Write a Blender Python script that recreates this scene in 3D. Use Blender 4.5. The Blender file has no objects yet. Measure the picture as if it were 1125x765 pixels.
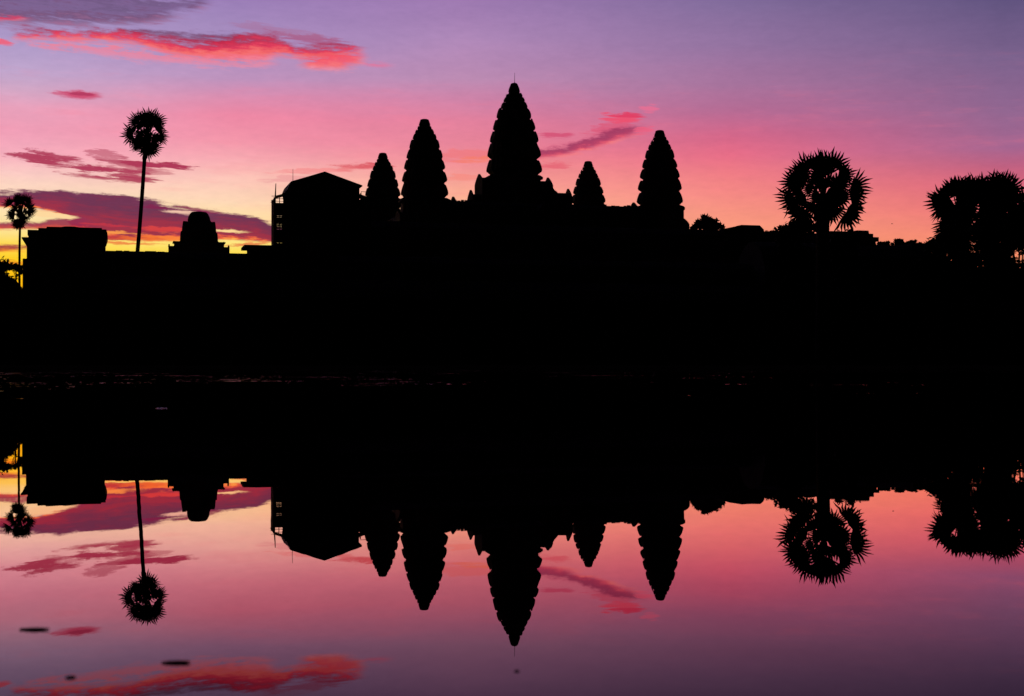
import bpy, math, random
from mathutils import Vector, Matrix

# ------------------------------------------------------------------ camera
S = bpy.context.scene
COL = S.collection
FPX, YH, PXC = 1537.0, 398.0, 562.5          # focal length in photo pixels, horizon row, centre column
CAM_H = 1.0
cam = bpy.data.cameras.new('camera')
cam.sensor_width = 36.0
cam.lens = FPX / 1125.0 * 36.0
cam.clip_start, cam.clip_end = 0.1, 20000.0
cam.dof.use_dof = True
cam.dof.focus_distance = 260.0
cam.dof.aperture_fstop = 5.6
camo = bpy.data.objects.new('camera', cam)
COL.objects.link(camo)
camo.location = (0, 0, CAM_H)
camo.rotation_euler = (math.radians(90) + math.atan((YH - 382.5) / FPX), 0, 0)
S.camera = camo
S.view_settings.view_transform = 'Standard'
S.view_settings.look = 'None'
S.view_settings.gamma = 1.0
S.view_settings.exposure = 0.0
S.view_settings.use_curve_mapping = False
S.cycles.max_bounces = 5
S.cycles.diffuse_bounces = 1
S.cycles.glossy_bounces = 3
S.cycles.transmission_bounces = 0


def srgb(c):
    return tuple(((v / 255) / 12.92 if v / 255 <= 0.04045 else ((v / 255 + 0.055) / 1.055) ** 2.4) for v in c)


# ------------------------------------------------------------------ sky
# The dawn sky, a function of azimuth and elevation only.  U and V are those two
# angles counted in 1/1537 radian (V grows downwards, 397 is the horizon).
def ang_u(px):
    return PXC + FPX * math.atan((px - PXC) / FPX)


def ang_v(px, y):
    return YH - FPX * math.atan((YH - y) / math.hypot(FPX, px - PXC))


W = bpy.data.worlds.new('World')
S.world = W
W.use_nodes = True
W.cycles.sampling_method = 'NONE'
NT = W.node_tree
NT.nodes.clear()


class Nodes:
    def __init__(s, nt):
        s.nt = nt

    def put(s, sock, v):
        if hasattr(v, 'is_output'):
            s.nt.links.new(v, sock)
        else:
            sock.default_value = v

    def m(s, op, a, b=None, c=None, clamp=False):
        n = s.nt.nodes.new('ShaderNodeMath')
        n.operation = op
        n.use_clamp = clamp
        s.put(n.inputs[0], a)
        if b is not None:
            s.put(n.inputs[1], b)
        if c is not None:
            s.put(n.inputs[2], c)
        return n.outputs[0]

    def step(s, v, lo, hi, a=0.0, b=1.0, kind='SMOOTHSTEP'):
        n = s.nt.nodes.new('ShaderNodeMapRange')
        n.interpolation_type = kind
        s.put(n.inputs[0], v)
        n.inputs[1].default_value, n.inputs[2].default_value = lo, hi
        n.inputs[3].default_value, n.inputs[4].default_value = a, b
        return n.outputs[0]

    def mix(s, f, a, b, mode='MIX'):
        n = s.nt.nodes.new('ShaderNodeMix')
        n.data_type = 'RGBA'
        n.blend_type = mode
        s.put(n.inputs[0], f)
        for i, v in ((6, a), (7, b)):
            s.put(n.inputs[i], v if hasattr(v, 'is_output') else tuple(v) + (1.0,))
        return n.outputs[2]

    def ramp(s, f, stops, interp='LINEAR'):
        n = s.nt.nodes.new('ShaderNodeValToRGB')
        r = n.color_ramp
        r.interpolation = interp
        while len(r.elements) < len(stops):
            r.elements.new(1.0)
        for e, (p, c) in zip(r.elements, sorted(stops, key=lambda q: q[0])):
            e.position = p
            e.color = tuple(c) + (1.0,)
        s.put(n.inputs[0], f)
        return n.outputs[0]

    def xyz(s, x, y, z):
        n = s.nt.nodes.new('ShaderNodeCombineXYZ')
        for i, v in enumerate((x, y, z)):
            s.put(n.inputs[i], v)
        return n.outputs[0]

    def noise(s, vec, scale=1.0, detail=4.0, rough=0.55, dist=0.0):
        n = s.nt.nodes.new('ShaderNodeTexNoise')
        s.put(n.inputs['Vector'], vec)
        n.inputs['Scale'].default_value = scale
        n.inputs['Detail'].default_value = detail
        n.inputs['Roughness'].default_value = rough
        n.inputs['Distortion'].default_value = dist
        return n.outputs[0]

    def curve(s, f, pts):
        n = s.nt.nodes.new('ShaderNodeFloatCurve')
        c = n.mapping.curves[0]
        while len(c.points) < len(pts):
            c.points.new(0.5, 0.5)
        for p, (x, y) in zip(c.points, pts):
            p.location = (x, y)
            p.handle_type = 'AUTO'
        n.mapping.use_clip = False
        n.mapping.update()
        s.put(n.inputs['Value'], f)
        return n.outputs[0]


K = Nodes(NT)
tc = NT.nodes.new('ShaderNodeTexCoord')
sep = NT.nodes.new('ShaderNodeSeparateXYZ')
NT.links.new(tc.outputs['Generated'], sep.inputs[0])
dx, dy, dz = sep.outputs
az = K.m('ARCTAN2', dx, dy)
el = K.m('ARCSINE', dz)
U = K.m('MULTIPLY_ADD', az, FPX, PXC)
V = K.m('MULTIPLY_ADD', el, -FPX, YH)
V = K.m('MINIMUM', V, YH)

wob = K.noise(K.xyz(K.m('MULTIPLY', U, 1 / 260), K.m('MULTIPLY', V, 1 / 46), 3.3), 1.0, 4, 0.6)
Vw = K.m('MULTIPLY_ADD', K.m('SUBTRACT', wob, 0.5), 16.0, V)

COLUMNS = [
    (30, [(-420, (30, 26, 48)), (-120, (100, 88, 132)), (0, (164, 144, 194)), (45, (176, 156, 202)), (80, (192, 166, 204)), (98, (212, 168, 198)),
          (118, (234, 162, 188)), (142, (242, 160, 184)), (168, (248, 176, 190)), (190, (251, 202, 196)), (212, (254, 220, 192)),
          (235, (255, 228, 172)), (252, (255, 228, 146)), (268, (255, 220, 84)), (288, (254, 206, 34)), (310, (252, 186, 16)), (380, (230, 120, 8))]),
    (260, [(-420, (30, 26, 48)), (-120, (98, 82, 130)), (0, (156, 128, 184)), (45, (170, 144, 192)), (85, (192, 148, 190)), (108, (222, 142, 176)),
           (128, (240, 138, 166)), (152, (244, 150, 170)), (175, (248, 172, 178)), (198, (252, 198, 184)), (222, (254, 216, 182)),
           (245, (255, 226, 164)), (264, (255, 232, 130)), (280, (254, 222, 80)), (380, (235, 130, 20))]),
    (510, [(-420, (28, 24, 46)), (-120, (86, 68, 120)), (0, (160, 124, 178)), (40, (174, 136, 184)), (85, (190, 141, 180)), (112, (208, 132, 168)),
           (135, (228, 130, 158)), (158, (234, 134, 154)), (180, (244, 146, 150)), (202, (249, 164, 150)), (225, (253, 182, 146)),
           (260, (253, 194, 126)), (380, (220, 90, 30))]),
    (800, [(-420, (24, 22, 40)), (-120, (68, 58, 104)), (0, (130, 109, 156)), (50, (150, 117, 162)), (95, (170, 117, 158)), (125, (188, 108, 148)),
           (148, (214, 104, 138)), (168, (232, 110, 136)), (192, (242, 126, 134)), (220, (248, 142, 132)), (250, (251, 156, 126)),
           (275, (250, 156, 110)), (380, (205, 80, 40))]),
    (1105, [(-420, (20, 18, 34)), (-120, (50, 46, 80)), (0, (98, 85, 128)), (60, (122, 98, 140)), (120, (148, 104, 146)), (160, (166, 102, 144)),
            (182, (192, 98, 130)), (200, (216, 102, 124)), (228, (236, 116, 120)), (256, (246, 134, 116)), (285, (248, 146, 106)),
            (380, (200, 80, 45))]),
]
V_TOP = -400.0
fac = K.step(Vw, V_TOP, YH, kind='LINEAR')
sky = None
for i, (px, st) in enumerate(COLUMNS):
    c = K.ramp(fac, [((ang_v(px, y) - V_TOP) / (YH - V_TOP), srgb(q)) for y, q in st])
    if sky is None:
        sky = c
    else:
        sky = K.mix(K.step(U, ang_u(COLUMNS[i - 1][0]), ang_u(px), kind='LINEAR'), sky, c)


def field(sx, sy, seed, detail, rough, shear=0.0):
    v = K.m('MULTIPLY_ADD', U, shear, V) if shear else V
    n = K.noise(K.xyz(K.m('MULTIPLY', U, 1 / sx), K.m('MULTIPLY', v, 1 / sy), seed), 1.0, detail, rough)
    return K.m('MULTIPLY', K.m('SUBTRACT', n, 0.5), 2.6)          # about -0.8 .. 0.8


LUMP = field(95, 22, 2.3, 3, 0.55)          # slow drift of a cloud's outline
FIBRE = field(58, 7.5, 9.7, 6, 0.66, -0.03)  # wind-drawn fibres
CURD = field(17, 6.0, 5.1, 5, 0.66)         # small curds
FIL = field(36, 3.4, 1.7, 5, 0.62, -0.07)      # fine filaments
UC = K.m('MULTIPLY_ADD', CURD, 5.0, K.m('MULTIPLY_ADD', FIBRE, 9.0, U))
VC = K.m('MULTIPLY_ADD', CURD, 2.4, K.m('MULTIPLY_ADD', LUMP, 2.0, V))

sky = K.mix(1.0, sky, K.ramp(K.m('MULTIPLY_ADD', K.m('ADD', CURD, K.m('MULTIPLY', LUMP, 0.8)), 0.5, 0.5), [(0.0, (0.92, 0.92, 0.94)), (1.0, (1.06, 1.05, 1.05))]), 'MULTIPLY')
# thin pink veil streaks over the dawn side
veil = K.m('MULTIPLY', K.step(K.m('MULTIPLY_ADD', LUMP, 0.6, FIBRE), 0.0, 1.1), K.m('MULTIPLY', K.step(V, 60, 130), K.step(V, 300, 190)))
sky = K.mix(K.m('MULTIPLY', veil, 0.22), sky, srgb((246, 118, 140)))


def cloud_band(pts, stops, amax, soft, amp, tn=0.35, wf=0.6):
    """pts: (px, top, bottom); a long cloud whose colour runs from top to underside."""
    global sky
    pts = [(px, ang_v(px, a), ang_v(px, b)) for px, a, b in pts]
    u0, u1 = ang_u(pts[0][0]), ang_u(pts[-1][0])
    f = K.step(U, u0, u1, kind='LINEAR')
    lo, hi = min(p[1] for p in pts) - 5, max(p[2] for p in pts) + 5
    nrm = lambda y: (y - lo) / (hi - lo)
    xs = [(ang_u(p[0]) - u0) / (u1 - u0) for p in pts]
    top = K.m('MULTIPLY_ADD', K.curve(f, [(x, nrm(p[1])) for x, p in zip(xs, pts)]), hi - lo, lo)
    bot = K.m('MULTIPLY_ADD', K.curve(f, [(x, nrm(p[2])) for x, p in zip(xs, pts)]), hi - lo, lo)
    n = K.m('MULTIPLY_ADD', FIL, 0.55, K.m('ADD', K.m('MULTIPLY', FIBRE, wf), K.m('MULTIPLY', CURD, 1 - wf)))
    a, b = K.m('SUBTRACT', VC, top), K.m('SUBTRACT', bot, VC)
    d = K.m('MULTIPLY_ADD', n, amp * 1.35, K.m('MINIMUM', a, b))
    al = K.m('MULTIPLY', K.step(d, -0.3 * soft, soft), amax)
    al = K.m('MULTIPLY', al, K.m('MULTIPLY', K.step(UC, u0, u0 + 22), K.step(UC, u1, u1 - 22)))
    t = K.m('DIVIDE', a, K.m('MAXIMUM', K.m('SUBTRACT', bot, top), 1.0))
    t = K.m('MULTIPLY_ADD', n, tn, t, clamp=True)
    sky = K.mix(al, sky, K.ramp(t, [(p, srgb(c)) for p, c in stops]))


def cloud_puff(px, y, a, b, col, amax, slope=0.0, amp=0.9, curd=0.4):
    """one lens-shaped wisp, half length a, half thickness b, both in angular units"""
    global sky
    du = K.m('SUBTRACT', UC, ang_u(px))
    dv = K.m('SUBTRACT', VC, ang_v(px, y))
    if slope:
        dv = K.m('MULTIPLY_ADD', du, -slope, dv)
    e = K.m('ADD', K.m('POWER', K.m('MULTIPLY', du, 0.9 / a), 2.0), K.m('POWER', K.m('MULTIPLY', dv, 0.9 / b), 2.0))
    n = K.m('MULTIPLY_ADD', FIL, 0.9, K.m('ADD', K.m('MULTIPLY', FIBRE, 1 - curd), K.m('MULTIPLY', CURD, curd)))
    d = K.m('MULTIPLY_ADD', n, amp, K.m('SUBTRACT', 1.0, e))
    sky = K.mix(K.m('MULTIPLY', K.step(d, 0.0, 0.85), amax), sky, srgb(col))


# high grey-violet bank in the upper left and the burning streak beneath it
cloud_band([(-260, -60, 24), (-60, -40, 28), (40, -30, 33), (120, -18, 33), (165, -10, 28), (200, -8, 18), (240, -8, 4)],
           [(0, (130, 106, 154)), (0.35, (104, 78, 118)), (0.55, (118, 90, 136)), (0.75, (110, 70, 108)), (1, (156, 98, 136))], 0.84, 14, 14, 0.5)
cloud_band([(-160, 18, 26), (-20, 16, 25), (10, 16, 23), (40, 17, 20)],
           [(0, (170, 70, 110)), (0.6, (226, 66, 98)), (1, (240, 120, 140))], 0.95, 4, 4)
cloud_band([(120, 26, 36), (160, 28, 40), (205, 33, 45), (240, 34, 46), (275, 37, 48)],
           [(0, (124, 86, 128)), (0.6, (112, 56, 92)), (1, (160, 40, 76))], 0.75, 7, 8, 0.6)
cloud_band([(0, 38, 43), (18, 33, 45), (60, 31, 47), (100, 31, 49), (135, 30, 51), (165, 36, 57), (200, 41, 65), (240, 39, 69), (285, 36, 69),
            (312, 43, 66), (330, 49, 68), (345, 47, 70), (372, 46, 66), (408, 49, 56)],
           [(0, (160, 52, 92)), (0.2, (176, 26, 62)), (0.42, (228, 46, 76)), (0.64, (250, 106, 98)), (0.82, (246, 108, 122)), (1, (236, 140, 164))],
           0.92, 9, 9, 0.32, 0.45)
cloud_band([(20, 45, 54), (90, 49, 60), (160, 55, 68), (225, 61, 72), (310, 65, 74)],
           [(0, (250, 120, 134)), (1, (230, 140, 168))], 0.7, 6, 9, 0.3, 0.35)
cloud_band([(385, 66, 73), (410, 68, 74), (440, 70, 75)], [(0, (232, 110, 150)), (1, (240, 110, 144))], 0.7, 4, 3)
cloud_band([(322, 62, 72), (340, 60, 77), (365, 57, 79), (388, 55, 76), (410, 58, 68)], [(0, (226, 60, 92)), (0.4, (246, 84, 100)), (0.75, (252, 112, 110)), (1, (240, 140, 160))], 0.88, 9, 9, 0.4, 0.4)
cloud_puff(-2, 45, 14, 4, (240, 96, 120), 0.9, 0.1)
cloud_puff(676, 139, 30, 7, (222, 76, 108), 0.6, -0.25, 1.1, 0.4)
cloud_puff(345, 43, 44, 5, (170, 60, 98), 0.6, 0.06, 1.3)
cloud_puff(300, 32, 60, 5, (170, 110, 150), 0.5, 0.1, 1.3)
# small lens cloud
cloud_puff(85, 103, 27, 5.2, (206, 72, 110), 0.95, 0.0, 0.5)
cloud_puff(88, 102, 16, 2.4, (170, 50, 88), 0.7, 0.02, 0.6)
# broken wisps
for (px, y, a, b, sl, am) in ((44, 175, 30, 5.5, 0.10, 0.95), (62, 171, 28, 3.4, 0.14, 0.9), (62, 180, 28, 6, 0.02, 0.5), (102, 187, 30, 4.6, 0.08, 0.9),
                              (126, 191, 40, 6.4, 0.08, 0.85), (138, 183, 30, 7, 0.05, 0.6), (176, 182, 34, 3.6, 0.07, 1.0), (110, 195, 44, 4, 0.06, 0.6),
                              (122, 174, 20, 6, 0.2, 0.6), (168, 189, 22, 6, -0.1, 0.5)):
    cloud_puff(px, y, a, b, (176, 58, 88), am, sl, 2.3, 0.3)
# thick plum band low on the left with fire under it
cloud_band([(-420, 214, 236), (-200, 206, 226), (-40, 207, 226), (0, 209, 228), (40, 209, 231), (70, 210, 242), (84, 210, 256), (110, 212, 263), (150, 216, 267),
            (190, 224, 266), (215, 228, 265), (245, 231, 266), (272, 236, 267), (300, 246, 268), (345, 257, 268)],
           [(0, (124, 44, 88)), (0.2, (104, 34, 78)), (0.42, (128, 30, 74)), (0.62, (156, 26, 66)), (0.78, (150, 34, 72)), (0.88, (226, 80, 62)), (1, (255, 166, 76))],
           0.97, 4, 6, 0.42, 0.75)
cloud_band([(-420, 246, 262), (-120, 243, 254), (0, 243, 254), (40, 241, 253), (80, 237, 257), (110, 250, 260)],
           [(0, (140, 56, 88)), (0.5, (160, 40, 74)), (0.8, (214, 66, 60)), (1, (255, 140, 60))], 0.95, 4, 5, 0.4)
cloud_band([(-420, 268, 290), (-60, 268, 281), (0, 269, 279), (28, 268, 276), (70, 267, 272)],
           [(0, (180, 60, 80)), (0.5, (160, 40, 66)), (1, (250, 130, 40))], 0.92, 4, 5, 0.4)
cloud_band([(-300, 284, 296), (0, 286, 294), (40, 287, 292)], [(0, (214, 90, 40)), (1, (255, 130, 20))], 0.8, 3, 4)
for (px, y, a, b, c, am, sl) in ((172, 228, 20, 2.6, (130, 40, 80), 1.0, 0.03), (224, 231, 30, 3.0, (140, 40, 80), 0.8, 0.08), (196, 233, 20, 2.4, (252, 206, 178), 0.9, 0.04),
                                 (252, 254, 22, 2.4, (254, 216, 150), 1.0, 0.03), (134, 256, 30, 2.2, (252, 156, 76), 0.95, -0.02), (178, 252, 30, 3.0, (226, 70, 66), 0.8, 0.02),
                                 (128, 262, 40, 2.6, (190, 46, 60), 0.9, 0.01), (160, 262, 34, 3.4, (244, 116, 50), 0.8, 0.0), (276, 268, 26, 2.2, (230, 110, 70), 0.8, -0.1),
                                 (120, 247, 34, 2.2, (206, 56, 70), 0.7, 0.03), (60, 262, 44, 2.0, (190, 80, 60), 0.6, 0.0), (50, 236, 30, 3.6, (254, 216, 158), 1.0, 0.07),
                                 (136, 268, 46, 2.0, (236, 110, 60), 0.8, 0.0), (210, 262, 30, 2.0, (252, 130, 60), 0.8, 0.0)):
    cloud_puff(px, y, a, b, c, am, sl, 1.1, 0.3)
# slanting cloud right of the main tower, fragments around it
cloud_band([(550, 164, 180), (596, 161, 176), (620, 158, 172), (645, 150, 166), (668, 142, 160), (690, 136, 152), (714, 135, 147)],
           [(0, (206, 86, 122)), (0.35, (158, 56, 96)), (0.6, (178, 60, 98)), (0.8, (222, 84, 108)), (1, (246, 122, 124))], 0.92, 6, 6, 0.4, 0.5)
for (px, y, a, b, c, am, sl) in ((685, 131, 24, 6.5, (236, 82, 112), 0.95, 0.02), (690, 127, 20, 3, (222, 60, 98), 0.8, 0.0), (713, 119, 11, 5, (238, 110, 146), 0.7, 0.0),
                                 (707, 143, 13, 4.6, (238, 96, 128), 0.8, -0.12), (608, 149, 21, 3.6, (212, 80, 116), 0.85, 0.0), (606, 181, 26, 5, (228, 92, 110), 0.7, -0.05),
                                 (505, 171, 46, 8, (240, 118, 122), 0.65, -0.05), (520, 175, 26, 4, (246, 126, 102), 0.75, 0.0), (505, 195, 30, 4, (246, 130, 118), 0.5, 0.0),
                                 (396, 183, 34, 4.4, (220, 86, 96), 0.9, -0.03), (350, 187, 48, 3.2, (244, 140, 140), 0.7, -0.06), (320, 196, 36, 3.0, (232, 146, 150), 0.5, -0.1)):
    cloud_puff(px, y, a, b, c, am, sl, 1.2, 0.4)


# away from the sunrise (behind the viewer and overhead) the sky is still night-dark
cosd = K.m('DIVIDE', dy, K.m('MAXIMUM', K.m('SQRT', K.m('ADD', K.m('MULTIPLY', dx, dx), K.m('MULTIPLY', dy, dy))), 1e-4))
dawn = K.step(cosd, 0.25, 0.90, 0.0, 1.0)

nis = NT.nodes.new('ShaderNodeTexSky')
nis.sky_type = 'NISHITA'
nis.sun_disc = False
nis.sun_elevation = math.radians(-2.0)
nis.sun_rotation = math.radians(-8.0)
bg1 = NT.nodes.new('ShaderNodeBackground')
NT.links.new(sky, bg1.inputs['Color'])
bg2 = NT.nodes.new('ShaderNodeBackground')
bg2.inputs['Strength'].default_value = 0.0015
NT.links.new(nis.outputs[0], bg2.inputs['Color'])
mixs = NT.nodes.new('ShaderNodeMixShader')
NT.links.new(dawn, mixs.inputs[0])
NT.links.new(bg2.outputs[0], mixs.inputs[1])
NT.links.new(bg1.outputs[0], mixs.inputs[2])
wo = NT.nodes.new('ShaderNodeOutputWorld')
NT.links.new(mixs.outputs[0], wo.inputs['Surface'])

# the sun is only about to rise behind the temple
sl = bpy.data.lights.new('sun', 'SUN')
sl.energy = 0.02
sl.angle = math.radians(2)
sl.color = (1.0, 0.62, 0.32)
so = bpy.data.objects.new('sun', sl)
COL.objects.link(so)
so.rotation_euler = Vector((math.sin(math.radians(-8)), math.cos(math.radians(-8)), math.tan(math.radians(1.0)))).to_track_quat('Z', 'Y').to_euler()

# ------------------------------------------------------------------ materials


def material(name, build):
    m = bpy.data.materials.new(name)
    m.use_nodes = True
    nt = m.node_tree
    build(Nodes(nt), nt, nt.nodes['Principled BSDF'])
    return m


def rough_mat(name, c1, c2, scale, rough=0.9, bump=0.4, dist=0.1, spec=0.05):
    def b(k, nt, p):
        t = nt.nodes.new('ShaderNodeTexCoord')
        n = k.noise(t.outputs['Object'], scale, 6, 0.65)
        nt.links.new(k.ramp(n, [(0.3, c1), (0.7, c2)]), p.inputs['Base Color'])
        p.inputs['Roughness'].default_value = rough
        p.inputs['Specular IOR Level'].default_value = spec
        bm = nt.nodes.new('ShaderNodeBump')
        bm.inputs['Strength'].default_value = bump
        bm.inputs['Distance'].default_value = dist
        nt.links.new(k.noise(t.outputs['Object'], scale * 4, 4), bm.inputs['Height'])
        nt.links.new(bm.outputs[0], p.inputs['Normal'])
    return material(name, b)


M_STONE = rough_mat('weathered_sandstone', (0.10, 0.09, 0.08), (0.24, 0.22, 0.19), 0.6, 0.95, 0.6, 0.15)
M_ROOF = rough_mat('lichen_dark_stone', (0.07, 0.065, 0.06), (0.18, 0.16, 0.14), 0.9, 0.95, 0.6, 0.15)
M_LEAF = rough_mat('leaf_green', (0.035, 0.055, 0.02), (0.07, 0.10, 0.035), 2.0, 0.7, 0.1, 0.01)
M_PALM = rough_mat('palm_leaf', (0.04, 0.06, 0.02), (0.075, 0.10, 0.04), 1.0, 0.7, 0.1, 0.01)
M_DEAD = rough_mat('dry_palm_leaf', (0.09, 0.07, 0.04), (0.16, 0.12, 0.07), 1.0, 0.9, 0.1, 0.01)
M_BARK = rough_mat('bark', (0.06, 0.05, 0.04), (0.14, 0.11, 0.09), 3.0, 0.95, 0.6, 0.05)
M_GROUND = rough_mat('grassy_ground', (0.025, 0.032, 0.014), (0.055, 0.05, 0.028), 0.35, 1.0, 0.5, 0.1, 0.0)
M_SHEET = rough_mat('roof_sheet', (0.10, 0.11, 0.12), (0.16, 0.17, 0.18), 0.8, 0.7, 0.1, 0.01)
M_STEEL = rough_mat('scaffold_tube', (0.12, 0.10, 0.09), (0.20, 0.17, 0.15), 4.0, 0.7, 0.1, 0.01)
M_BOARD = rough_mat('timber_board', (0.10, 0.07, 0.045), (0.18, 0.13, 0.09), 3.0, 0.9, 0.2, 0.02)
M_NET = rough_mat('green_net', (0.02, 0.05, 0.035), (0.04, 0.07, 0.05), 2.0, 0.95, 0.1, 0.02)
M_BIRD = rough_mat('feather', (0.03, 0.03, 0.03), (0.06, 0.055, 0.05), 20.0, 0.8, 0.1, 0.005)
M_WETLEAF = rough_mat('wet_leaf', (0.10, 0.09, 0.05), (0.18, 0.15, 0.09), 20.0, 0.25, 0.1, 0.002, 0.5)
M_PAD = rough_mat('lily_leaf', (0.03, 0.045, 0.02), (0.06, 0.07, 0.035), 20.0, 0.8, 0.1, 0.002)


def _water(k, nt, p):
    t = nt.nodes.new('ShaderNodeTexCoord')
    g = nt.nodes.new('ShaderNodeNewGeometry')
    sp = nt.nodes.new('ShaderNodeSeparateXYZ')
    nt.links.new(g.outputs['Position'], sp.inputs[0])
    x, y = sp.outputs[0], sp.outputs[1]

    def nvec(sx, sy, z, amp):
        n = nt.nodes.new('ShaderNodeTexNoise')
        n.inputs['Scale'].default_value = 1.0
        n.inputs['Detail'].default_value = 3.0
        nt.links.new(k.xyz(k.m('MULTIPLY', x, sx), k.m('MULTIPLY', y, sy), z), n.inputs['Vector'])
        s1 = nt.nodes.new('ShaderNodeVectorMath')
        s1.operation = 'SUBTRACT'
        nt.links.new(n.outputs['Color'], s1.inputs[0])
        s1.inputs[1].default_value = (0.5, 0.5, 0.5)
        s2 = nt.nodes.new('ShaderNodeVectorMath')
        s2.operation = 'SCALE'
        nt.links.new(s1.outputs[0], s2.inputs[0])
        k.put(s2.inputs['Scale'], amp)
        return s2.outputs[0]

    def vadd(a, b):
        n = nt.nodes.new('ShaderNodeVectorMath')
        n.operation = 'ADD'
        nt.links.new(a, n.inputs[0])
        nt.links.new(b, n.inputs[1])
        return n.outputs[0]
    calm = nvec(0.9, 1.5, 0.0, 0.0034)
    fine = nvec(4.0, 6.0, 4.0, 0.0024)
    # cat's-paw streaks where a breath of wind roughens the far half of the pond
    st = k.noise(k.xyz(k.m('MULTIPLY', x, 0.10), k.m('MULTIPLY', y, 0.55), 2.0), 1.0, 5, 0.7)
    msk = k.m('MULTIPLY', k.step(st, 0.55, 0.66), k.m('MULTIPLY', k.step(y, 16, 34), k.step(x, 30, -16, 0.3, 1.0)))
    ruff = nvec(9.0, 9.0, 7.0, k.m('MULTIPLY', msk, 0.75))
    tot = vadd(vadd(calm, fine), ruff)
    up = nt.nodes.new('ShaderNodeVectorMath')
    up.operation = 'MULTIPLY_ADD'
    nt.links.new(tot, up.inputs[0])
    up.inputs[1].default_value = (1, 1, 0)
    up.inputs[2].default_value = (0, 0, 1)
    nz = nt.nodes.new('ShaderNodeVectorMath')
    nz.operation = 'NORMALIZE'
    nt.links.new(up.outputs[0], nz.inputs[0])
    nt.links.new(nz.outputs[0], p.inputs['Normal'])
    # dark brown base; the red cast of reflections is painted into the mirror colour
    p.inputs['Base Color'].default_value = (0.012, 0.009, 0.008, 1)
    p.inputs['Specular IOR Level'].default_value = 0.0
    gl = nt.nodes.new('ShaderNodeBsdfGlossy')
    gl.inputs['Color'].default_value = (1.0, 0.74, 0.74, 1)
    gl.inputs['Roughness'].default_value = 0.0
    nt.links.new(nz.outputs[0], gl.inputs['Normal'])
    # mirror strength against the sine of the grazing angle
    dt = nt.nodes.new('ShaderNodeVectorMath')
    dt.operation = 'DOT_PRODUCT'
    nt.links.new(nz.outputs[0], dt.inputs[0])
    nt.links.new(g.outputs['Incoming'], dt.inputs[1])
    fr = k.ramp(k.m('ABSOLUTE', dt.outputs['Value']), [(q, (r_, r_, r_)) for q, r_ in ((0, 1.0), (0.087, 0.97), (0.115, 0.86), (0.163, 0.52), (0.20, 0.30), (0.235, 0.16), (0.30, 0.11), (0.5, 0.06), (1.0, 0.02))])
    ms = nt.nodes.new('ShaderNodeMixShader')
    nt.links.new(fr, ms.inputs[0])
    nt.links.new(p.outputs[0], ms.inputs[1])
    nt.links.new(gl.outputs[0], ms.inputs[2])
    nt.links.new(ms.outputs[0], nt.nodes['Material Output'].inputs['Surface'])


M_WATER = material('still_water', _water)

# ------------------------------------------------------------------ mesh helpers


class MB:
    def __init__(s):
        s.v, s.f = [], []

    def add(s, vs, fs):
        o = len(s.v)
        s.v += [tuple(p) for p in vs]
        s.f += [tuple(i + o for i in q) for q in fs]
        return s

    def box(s, x0, x1, y0, y1, z0, z1, taper=0.0):
        t = taper
        return s.add([(x0, y0, z0), (x1, y0, z0), (x1, y1, z0), (x0, y1, z0), (x0 + t, y0 + t, z1), (x1 - t, y0 + t, z1), (x1 - t, y1 - t, z1), (x0 + t, y1 - t, z1)],
                     [(3, 2, 1, 0), (4, 5, 6, 7), (0, 1, 5, 4), (1, 2, 6, 5), (2, 3, 7, 6), (3, 0, 4, 7)])

    def loft(s, rings, cap=True):
        n = len(rings[0])
        vs = [p for r in rings for p in r]
        fs = []
        for i in range(len(rings) - 1):
            for j in range(n):
                a, b = i * n + j, i * n + (j + 1) % n
                fs.append((a, b, b + n, a + n))
        if cap:
            fs.append(tuple(reversed(range(n))))
            fs.append(tuple(range((len(rings) - 1) * n, len(rings) * n)))
        return s.add(vs, fs)

    def prism_x(s, prof, x0, x1):      # profile (y,z) swept along x
        return s.loft([[(x0, y, z) for y, z in prof], [(x1, y, z) for y, z in prof]])

    def prism_y(s, prof, y0, y1):      # profile (x,z) swept along y
        return s.loft([[(x, y0, z) for x, z in prof], [(x, y1, z) for x, z in prof]])

    def tube(s, a, b, r0, r1=None, n=8):
        a, b = Vector(a), Vector(b)
        r1 = r0 if r1 is None else r1
        d = (b - a).normalized()
        u = d.orthogonal().normalized()
        w = d.cross(u)
        ring = lambda c, r: [c + (u * math.cos(2 * math.pi * k / n) + w * math.sin(2 * math.pi * k / n)) * r for k in range(n)]
        return s.loft([ring(a, r0), ring(b, r1)])

    def path(s, pts, rad, n=8):
        rings = []
        for i, p in enumerate(pts):
            d = (Vector(pts[min(i + 1, len(pts) - 1)]) - Vector(pts[max(i - 1, 0)])).normalized()
            u = Vector((0, 1, 0)).cross(d)
            if u.length < 0.2:
                u = Vector((1, 0, 0)).cross(d)
            u.normalize()
            w = d.cross(u)
            rings.append([Vector(p) + (u * math.cos(2 * math.pi * k / n) + w * math.sin(2 * math.pi * k / n)) * rad[i] for k in range(n)])
        return s.loft(rings)

    def build(s, name, mat, parent=None, smooth=False):
        me = bpy.data.meshes.new(name)
        me.from_pydata(s.v, [], s.f)
        me.validate()
        me.update()
        if smooth:
            me.polygons.foreach_set('use_smooth', [True] * len(me.polygons))
        me.materials.append(mat)
        o = bpy.data.objects.new(name, me)
        COL.objects.link(o)
        if parent is not None:
            o.parent = parent
        return o


def tag(o, label, cat, group=None):
    o['label'] = label
    o['category'] = cat
    if group:
        o['group'] = group
    return o


def thing(name, label, cat, loc, rz=0.0, group=None):
    o = bpy.data.objects.new(name, None)
    COL.objects.link(o)
    o.location = loc
    o.rotation_euler = (0, 0, rz)
    o.empty_display_size = 0.5
    return tag(o, label, cat, group)


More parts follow.
